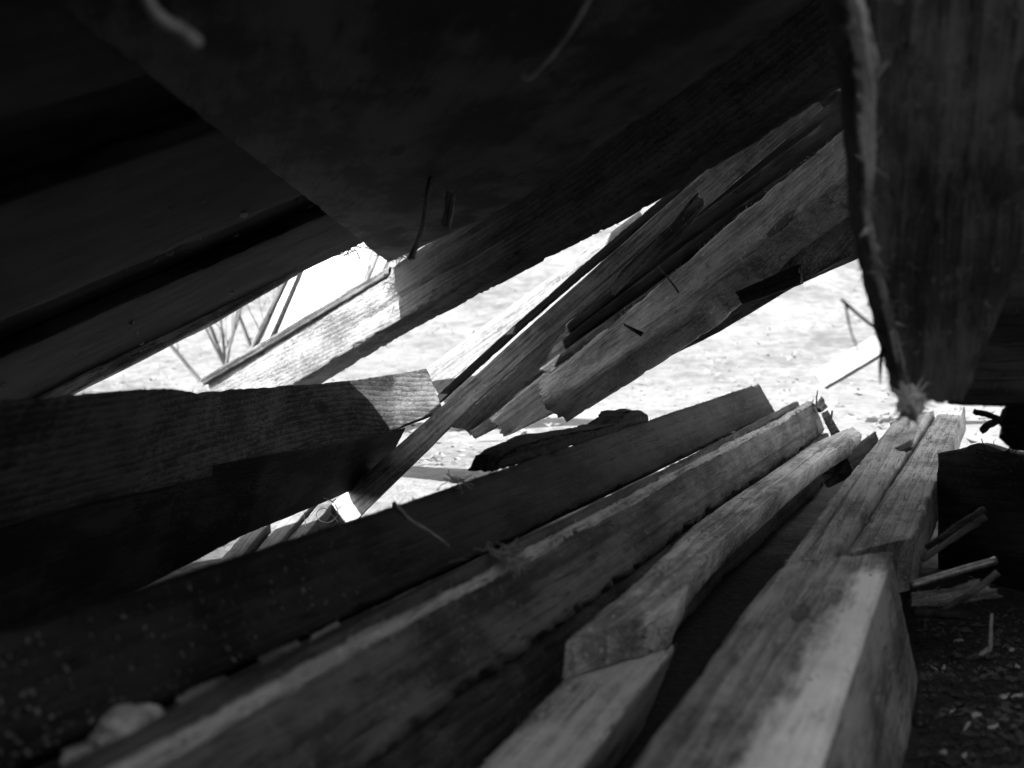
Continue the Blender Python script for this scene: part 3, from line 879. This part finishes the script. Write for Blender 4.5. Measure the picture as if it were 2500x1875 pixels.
# ================================================================== outside, beyond the gaps
timber("board", "broad white sunlit board beyond the left gap", "board",
       PL([(760, 540, 5.4), (612, 900, 5.1)]), PL([(985, 540, 5.15), (830, 900, 4.85)]), 0.03, M_PALE, res=0.03, kf=10, rough=0.002, chip=0.003)
timber("shadow_strip", "dark leaning batten nearest the bare trees in the left gap", "shadow_strip",
       PL([(748, 560, 5.0), (576, 915, 4.75)]), PL([(760, 560, 5.0), (592, 915, 4.75)]), 0.03, M_DARK, res=0.03, kf=4, chip=0.003, group="dark shadow strips in the left gap")  # dark strip stands in for a shaded gap beside the board
timber("shadow_strip", "thin dark batten on the edge of the broad white board", "shadow_strip",
       PL([(775, 555, 5.05), (622, 905, 4.75)]), PL([(783, 555, 5.05), (633, 905, 4.75)]), 0.03, M_DARK, res=0.03, kf=4, chip=0.003, group="dark shadow strips in the left gap")  # second shaded line put in as a dark strip
timber("board", "grey weathered board leaning beyond the tip of the roof sheet", "board",
       PL([(905, 540, 4.5), (800, 800, 4.5)]), PL([(958, 545, 4.5), (850, 810, 4.5)]), 0.03, M_OLD, res=0.02, kf=8, chip=0.005)
for a, b, c, d_, lab, mt in [
    ((500, 1405), (620, 1270), (552, 1405), (660, 1275), "grey plank end glimpsed in the lower left slit", M_SPLIT),
    ((585, 1385), (740, 1215), (632, 1385), (775, 1218), "pale plank glimpsed in the middle of the lower left slit", M_SUNNY),
    ((650, 1372), (790, 1215), (690, 1372), (822, 1218), "grey plank beside the white strip in the lower left slit", M_SPLIT)]:
    timber("plank", lab, "plank", PHL([a, b], 0.575), PHL([c, d_], 0.565), 0.03, mt, tdir=DOWN, res=0.02, kf=6, chip=0.004)
timber("board", "pale board lying beyond the bent nails with a grey edge", "board",
       PL([(1985, 905, 5.6), (2230, 760, 5.2)]), PL([(2012, 946, 5.4), (2250, 805, 5.0)]), 0.05, M_SUNNY, tdir=P(2030, 957, 5.5) - P(2012, 944, 5.4), res=0.03, kf=8, chip=0.004)
timber("offcut", "small dark block beyond the far end of the notched beam", "offcut",
       PL([(2170, 1030, 3.9), (2206, 1014, 3.9)]), PL([(2178, 1040, 3.8), (2210, 1026, 3.8)]), 0.04, M_DARK, res=0.01, kf=5, chip=0.004)
timber("block", "small pale block at the far end of the second lower beam", "block",
       PL([(1992, 985, 3.75), (2006, 968, 3.75)]), PL([(2008, 1008, 3.75), (2022, 996, 3.75)]), 0.04, M_WEATHER, res=0.008, kf=5, chip=0.004)
timber("offcut", "dark offcut with a nail at the far end of the second lower beam", "offcut",
       PL([(2004, 1008, 3.7), (2020, 998, 3.7)]), PL([(2030, 1062, 3.6), (2048, 1050, 3.6)]), 0.05, M_DARK, res=0.008, kf=5, chip=0.004)
tube("nail", "pointed nail standing up from the second lower beam", "nail", PL([(1993, 990, 3.6), (1994, 972, 3.6), (1996, 954, 3.6)]), 0.004, M_NAIL, taper=(1, 0.4))
tube("nail", "nail standing in the dark offcut", "nail", PL([(2027, 1036, 3.55), (2030, 1018, 3.55), (2032, 1002, 3.55)]), 0.0035, M_NAIL, taper=(1, 1))

# ================================================================== small things
def d1(x):  # depth of the upper edge of the farthest lower beam
    y = 1423 + (x - 371) * (936 - 1423) / (1853 - 371)
    return y, (PH(x, y, 0.30) - CM.translation).dot(CM.to_3x3() @ Vector((0, 0, -1)))
bu, bl = [], []
rb = random.Random(3)
for x, dy in ((1213, 6), (1235, 32), (1265, 46), (1330, 42), (1400, 32), (1450, 32), (1500, 26), (1530, 38), (1562, 36), (1576, 22), (1580, 6)):
    y, d = d1(x)
    bu.append(P(x, y - dy * 0.8 - rb.uniform(-6, 8), d + 0.03))
    bl.append(P(x, y + 6, d + 0.03))
timber("bark_piece", "black ragged piece of bark lying on the dark beam's edge", "bark", bu, bl, 0.06, M_BARK, res=0.004, kf=14, rough=0.008, rnd=0.002, chip=0.03, fuzz=160, fuzz_edges=(0, 0, 3, 1), fuzz_len=0.012)
y, d = d1(965)
tube("twig", "thin twig hanging over the face of the dark beam", "twig", [P(962, y + 2, d - 0.01), P(1000, 1270, d - 0.05), P(1050, 1300, d - 0.05), P(1096, 1334, d - 0.06)], 0.0035, M_TWIG, taper=(1.2, 0.5))

rs = random.Random(77)
def straw_clump(name, label, cat, centre, size, n, mat, ln=0.05, r=0.0009, flat=0.4):
    bm = bmesh.new()
    for _ in range(n):
        p = Vector((rs.gauss(0, size), rs.gauss(0, size), abs(rs.gauss(0, size * flat))))
        d = Vector((rs.uniform(-1, 1), rs.uniform(-1, 1), rs.uniform(-.5, .7))).normalized()
        pts = [p]
        for k in range(4):
            d = (d + Vector((rs.uniform(-.5, .5), rs.uniform(-.5, .5), rs.uniform(-.5, .4)))).normalized()
            pts.append(pts[-1] + d * ln * rs.uniform(0.15, 0.35))
        rr = r * rs.uniform(0.6, 1.8)
        tube_bm(bm, pts, [rr] * 5, 4)
    me = bpy.data.meshes.new(name)
    bm.to_mesh(me)
    bm.free()
    return tag(link(name, me, mat, None, Matrix.Translation(centre)), label, cat, kind="stuff")

straw_clump("straw_clump", "tangled clump of dry straw on the pale edged beam", "straw", PH(1235, 1368, 0.352), 0.012, 110, M_TWIG, ln=0.028, r=0.0007)
straw_clump("straw_tuft", "small tuft of dry fibres on the dark beam's edge", "straw", P(1110, d1(1110)[0] - 2, d1(1110)[1]), 0.008, 30, M_TWIG, ln=0.022, r=0.0006)
straw_clump("straw_tuft", "fibres caught at the tip of the roof sheet", "straw", P(965, 628, 3.2), 0.016, 60, M_TWIG, ln=0.045, r=0.0008)
straw_clump("straw_tuft", "dark fibres hanging from the roof board end beside the white board", "straw", P(845, 612, 3.2), 0.016, 40, M_BARK, ln=0.05, r=0.001)
straw_clump("straw_tuft", "faint dry grass in the dark below the small bright hole", "straw", P(2450, 1130, 2.2), 0.02, 30, M_BARK, ln=0.05)

curl = [P(745, 1215, 2.75), P(742, 1255, 2.74), P(750, 1300, 2.74)]
tube("curled_straw", "straight straw stem hanging in front of the lower left slit", "straw", curl, 0.0011, M_STRAW, taper=(1, 0.8))
tube("curled_straw", "curled straw looping in front of the lower left slit", "straw",
     PL([(790, 1215, 2.74), (815, 1228, 2.73), (825, 1255, 2.72), (805, 1275, 2.72), (780, 1270, 2.72), (772, 1255, 2.73), (790, 1240, 2.74), (815, 1262, 2.74), (825, 1275, 2.74)]), 0.0012, M_STRAW, taper=(1, 0.8))

# splinters torn from the underside of the roof sheet
timber("splinter", "tall pale splinter hanging near the tip of the roof sheet", "splinter",
       PL([(992, 628, 1.84), (1012, 590, 1.84), (1028, 550, 1.85), (1034, 500, 1.86), (1046, 425, 1.88)]), PL([(1012, 632, 1.84), (1022, 600, 1.84), (1038, 556, 1.85), (1046, 500, 1.86), (1062, 420, 1.88)]), 0.006, M_PALE, res=0.004, kf=5, chip=0.004, jag=(0.004, 0.008), fuzz=16)
timber("splinter", "short pale splinter leaning left at the tip of the roof sheet", "splinter",
       PL([(984, 590, 3.2), (996, 640, 3.18)]), PL([(1002, 596, 3.2), (1020, 640, 3.18)]), 0.006, M_PALE, res=0.005, kf=5, chip=0.004)
timber("splinter", "dull broad splinter right of the tall pale splinter", "splinter",
       PL([(1076, 548, 1.88), (1086, 510, 1.89), (1090, 465, 1.9)]), PL([(1100, 556, 1.88), (1108, 515, 1.89), (1112, 475, 1.9)]), 0.006, M_WEATHER, res=0.005, kf=5, chip=0.005, jag=(0.004, 0.008))

# blurred twigs close to the lens, under the roof
tube("twig", "pale blurred twig hanging under the roof at the upper left", "twig", PL([(345, -40, 0.75), (372, 20, 0.76), (400, 48, 0.77), (440, 70, 0.78), (482, 104, 0.80)]), 0.0040, M_STRAW, taper=(1, 1.3))
tube("twig", "thin blurred twig hanging under the roof at the top centre", "twig", PL([(1450, -30, 1.0), (1400, 60, 1.02), (1340, 140, 1.05), (1290, 190, 1.06), (1275, 180, 1.06)]), 0.0034, M_TWIG, taper=(1, 0.9))

# chips and stone lying in the groove between the first two beams
def chip_at(label, x0, y0, x1, y1, w, t, mat, th=0.015):
    timber("wood_chip", label, "wood chip", PHL([(x0, y0), (x1, y1)], t), PHL([(x0 + w * 0.35, y0 + w), (x1 + w * 0.35, y1 + w)], t + 0.004), th, mat, tdir=DOWN,
           res=0.006, kf=6, rough=0.002, chip=0.006, jag=(0.008, 0.008), fuzz=8)
chip_at("longest wood chip in the groove, highest up", 905, 1482, 1050, 1412, 22, 0.40, M_WEATHER)
chip_at("bright blunt wood chip in the groove", 760, 1545, 822, 1512, 34, 0.40, M_PALE)
chip_at("grey striped wood chip in the groove above the dark slanting one", 628, 1600, 725, 1558, 30, 0.40, M_WEATHER)
chip_at("wide fibrous wood chip in the groove next to the stone", 430, 1690, 545, 1642, 44, 0.40, M_WEATHER)
chip_at("flat wood chip in the groove below the stone", 150, 1822, 240, 1788, 44, 0.40, M_OLD)

def rock(name, label, centre, sx, sy, sz, rot, mat, seed):
    bm = bmesh.new()
    bmesh.ops.create_icosphere(bm, subdivisions=4, radius=1.0)
    for v in bm.verts:
        n = fbm(v.co * 1.6 + Vector((seed, 0, 0)), 4)
        v.co = v.co * (1 + 0.55 * n + 0.22 * fbm(v.co * 6.5 + Vector((0, seed, 0)), 3))
        v.co = Vector((v.co.x * sx, v.co.y * sy, v.co.z * sz))
    for f in bm.faces:
        f.smooth = True
    me = bpy.data.meshes.new(name)
    bm.to_mesh(me)
    bm.free()
    o = link(name, me, mat, None, Matrix.Translation(centre) @ Matrix.Rotation(rot, 4, 'Z'))
    return tag(o, label, "stone")
rock("stone", "pale rough stone wedged in the groove at the lower left", PH(315, 1785, 0.395), 0.024, 0.034, 0.022, -0.6, M_STONE, 2)
rock("stone", "smaller grey stone beside the pale rough stone", PH(372, 1752, 0.395), 0.012, 0.016, 0.012, 0.3, M_TWIG, 9)

# floor debris at the lower right
def on_floor(x, y, h=0.0):
    return PH(x, y, CZ - h)
tube("stick", "upper of two parallel sticks poking out beside the notch", "stick", [P(2262, 1338, 1.95), P(2330, 1290, 1.95), P(2405, 1243, 1.95)], 0.007, M_SLATE, taper=(0.8, 1), jit=0.2)
tube("stick", "lower of two parallel sticks poking out beside the notch", "stick", [P(2250, 1368, 1.9), P(2330, 1312, 1.9), P(2406, 1262, 1.9)], 0.0065, M_SLATE, taper=(0.8, 1), jit=0.15)
tube("metal_rod", "shiny rod poking out beside the nearest beam", "rod", [P(2222, 1430, 1.8), P(2330, 1398, 1.8), P(2432, 1368, 1.8)], 0.0068, M_STEEL, taper=(1, 1), jit=0.05)
timber("splintered_board", "pale splintered board end under the shiny rod", "board end",
       PL([(2225, 1450, 1.86), (2320, 1438, 1.86), (2394, 1412, 1.86)]), PL([(2228, 1486, 1.86), (2330, 1478, 1.86), (2432, 1462, 1.86)]), 0.012, M_PALE,
       res=0.005, kf=14, rough=0.003, chip=0.012, jag=(0.004, 0.022), fuzz=50, fuzz_edges=(0, 1), fuzz_len=0.02)
tube("stick", "stick crossing in front of the pale splintered board end", "stick", [P(2300, 1492, 1.8), P(2370, 1448, 1.8), P(2436, 1398, 1.8)], 0.006, M_SLATE, taper=(0.9, 1))
tube("stick", "dark flat lying stick under the pale splintered board end", "stick", [P(2230, 1496, 1.8), P(2300, 1500, 1.8), P(2362, 1506, 1.8)], 0.008, M_BARK, taper=(1, 0.9))
tube("stick", "thin upright stick standing on the floor at the right", "stick", [P(2418, 1580, 1.7), P(2419, 1540, 1.7), P(2421, 1498, 1.7)], 0.0032, M_TWIG, taper=(1, 0.7))
spots = [(2280, 1632, 0.024, 0.006, 1.9, "thin pale chip at the foot of the nearest beam", M_CHIP), (2304, 1630, 0.018, 0.010, 1.2, "small pale chip beside the thin chip at the beam's foot", M_CHIP),
         (2452, 1708, 0.034, 0.014, 0.6, "pale oval chip on the floor near the right edge", M_CHIP), (2484, 1708, 0.022, 0.010, 0.2, "small pale chip touching the right edge", M_CHIP),
         (2380, 1752, 0.026, 0.020, 0.7, "largest squarish pale chip on the floor", M_CHIP), (2360, 1782, 0.036, 0.007, 0.9, "slender pale chip below the squarish chip", M_CHIP),
         (2425, 1780, 0.020, 0.010, 0.3, "pale chip right of the slender chip", M_CHIP), (2325, 1742, 0.024, 0.006, 0.8, "slender dull chip left of the squarish chip", M_TWIG),
         (2405, 1600, 0.056, 0.012, 0.7, "long dull chip on the floor below the upright stick", M_TWIG), (2340, 1572, 0.024, 0.006, 0.1, "faint thin chip in the dark behind the beam's foot", M_TWIG),
         (2355, 1846, 0.018, 0.009, 0.6, "small dull chip at the bottom right", M_TWIG), (2305, 1842, 0.014, 0.008, 0.4, "tiny dull chip at the beam's foot at the bottom", M_TWIG),
         (2484, 1638, 0.012, 0.010, 0.0, "tiny pale chip high on the floor at the right edge", M_CHIP), (2470, 1595, 0.014, 0.010, 0.9, "pale pebble like chip left of the right edge", M_CHIP)]
for x, y, ln, wd, an, lab, mt in spots:
    c = on_floor(x, y, 0.004)
    rc = random.Random(int(x * 7 + y))
    bm = bmesh.new()
    nv = rc.randint(6, 8)
    ring = []
    for k in range(nv):
        q = 2 * math.pi * (k + rc.uniform(-.3, .3)) / nv
        f = rc.uniform(0.55, 1.1)
        px, py = math.cos(q) * ln / 2 * f, math.sin(q) * wd / 2 * f * (1.0 if rc.random() < .7 else .4)
        ring.append(Vector((px * math.cos(an) - py * math.sin(an), px * math.sin(an) + py * math.cos(an), rc.uniform(-.002, .002) + px * 0.12)))
    lo_ = [bm.verts.new(p) for p in ring]
    hi_ = [bm.verts.new(p * rc.uniform(.7, .98) + Vector((0, 0, rc.uniform(.002, .005)))) for p in ring]
    bm.faces.new(lo_[::-1])
    bm.faces.new(hi_)
    for k in range(nv):
        bm.faces.new((lo_[k], lo_[(k + 1) % nv], hi_[(k + 1) % nv], hi_[k]))
    me = bpy.data.meshes.new("wood_chip")
    bm.to_mesh(me)
    bm.free()
    c.z = ground_h(c.x, c.y) + 0.004
    tag(link("wood_chip", me, mt, None, Matrix.Translation(c)), lab, "wood chip", "chips on the floor")

def floor_crumbs():
    r2 = random.Random(9)
    vs, fs = [], []
    for _ in range(2600):
        x, y = r2.uniform(2240, 2600), r2.uniform(1480, 2000)
        c = on_floor(x, y, 0.008) 
        c.z = ground_h(c.x, c.y) + 0.003
        s = 0.0012 + 0.006 * r2.random() ** 4
        a = r2.uniform(0, 6.28)
        dx = Vector((math.cos(a), math.sin(a), r2.uniform(-.3, .3))) * s * r2.uniform(1, 2.6)
        dy = Vector((-math.sin(a), math.cos(a), r2.uniform(-.3, .3))) * s
        up = Vector((0, 0, s))
        b = len(vs)
        vs += [c - dx, c - dy, c + dx, c + dy, c + up]
        fs += [(b, b + 1, b + 4), (b + 1, b + 2, b + 4), (b + 2, b + 3, b + 4), (b + 3, b, b + 4)]
    me = bpy.data.meshes.new("floor_crumbs")
    me.from_pydata([tuple(v) for v in vs], [], fs)
    me.update()
    tag(link("floor_crumbs", me, M_DARK), "fine wood crumbs and grit on the dark floor", "crumbs", kind="stuff")
floor_crumbs()

# thin crossing branches in the small bright hole
for i, (a, b, r_, lab) in enumerate([((2378, 1005), (2448, 1030), 0.006, "upper dark twig crossing the small bright hole"), ((2395, 1052), (2452, 1018), 0.007, "lower dark twig crossing the small bright hole")]):
    tube("twig", lab, "twig", [P(a[0], a[1], 2.1), P((a[0] + b[0]) / 2 + 3, (a[1] + b[1]) / 2 - 4, 2.1), P(b[0], b[1], 2.1)], r_, M_BARK, taper=(1, 0.9), jit=0.3)

def flakes(name, label, cat, mat, n, place, smin, smax, seed, parent=None):
    r2 = random.Random(seed)
    vs, fs = [], []
    for _ in range(n):
        c, nn = place(r2)
        s_ = smin + (smax - smin) * r2.random() ** 3
        t = nn.orthogonal().normalized()
        a = r2.uniform(0, 6.28)
        dx = Matrix.Rotation(a, 3, nn) @ t * s_ * r2.uniform(1, 2.2)
        dy = nn.cross(dx).normalized() * s_
        b = len(vs)
        vs += [c - dx, c - dy, c + dx, c + dy, c + nn * s_ * 0.8]
        fs += [(b, b + 1, b + 4), (b + 1, b + 2, b + 4), (b + 2, b + 3, b + 4), (b + 3, b, b + 4)]
    me = bpy.data.meshes.new(name)
    me.from_pydata([tuple(v) for v in vs], [], fs)
    me.update()
    return tag(link(name, me, mat, parent), label, cat, kind="stuff")

n1 = (PR * math.cos(math.radians(30)) + Vector((0, 0, 1)) * math.sin(math.radians(30))).normalized()
def on_b1(r2):
    t = r2.random() ** 1.3
    p = u1[0].lerp(u1[1], 0.15 + 0.85 * t) if r2.random() < 0.7 else u1[1].lerp(u1[2], r2.random() * 0.6)
    w = (DOWN * math.cos(math.radians(30)) + PR * math.sin(math.radians(30))) * 0.118
    return p + w * r2.uniform(0.1, 0.95) + n1 * 0.002, n1
flakes("sawdust", None, None, M_WEATHER, 260, on_b1, 0.0006, 0.003, 4, parent=B1)
def in_groove(r2):
    p = u2b[0].lerp(u2b[-1], r2.random())
    return p + DOWN * 0.024 - PR * r2.uniform(-0.002, 0.03) + Vector((0, 0, 0.012 * r2.random())), Vector((r2.uniform(-.5, .5), r2.uniform(-.5, .5), 1)).normalized()
flakes("groove_litter", "wood crumbs and splinters filling the groove between the two long lower beams", "crumbs", M_WEATHER, 900, in_groove, 0.001, 0.009, 6)

for k, o in enumerate([q for q in COL.objects if q.name.startswith("roof_board")]):
    c0 = Q0 + e * (0.1 + 0.1 * k) + fdir * (wb * (k + 0.5))
    def on_roof(r2, c0=c0, k=k):
        return c0 + e * r2.uniform(-0.3, 0.5) + fdir * r2.uniform(-0.14, 0.14) + nrm * (0.034 * (k % 2) - 0.001), -nrm
    flakes("plaster_fleck", None, None, M_WEATHER, 26, on_roof, 0.001, 0.012, 40 + k, parent=o)

def on_top(ua, la, lift):
    def f(r2):
        i = r2.randint(0, len(ua) - 2)
        t = r2.random()
        a = ua[i].lerp(ua[i + 1], t)
        b = la[i].lerp(la[i + 1], t)
        return a.lerp(b, r2.uniform(0.05, 0.95)) + Vector((0, 0, lift)), Vector((0, 0, 1))
    return f
flakes("sawdust", None, None, M_CHIP, 220, on_top(u4, l4, 0.001), 0.0005, 0.0028, 51, parent=B4)
flakes("sawdust", None, None, M_CHIP, 220, on_top(u3, l3, 0.001), 0.0005, 0.0032, 52, parent=B3)
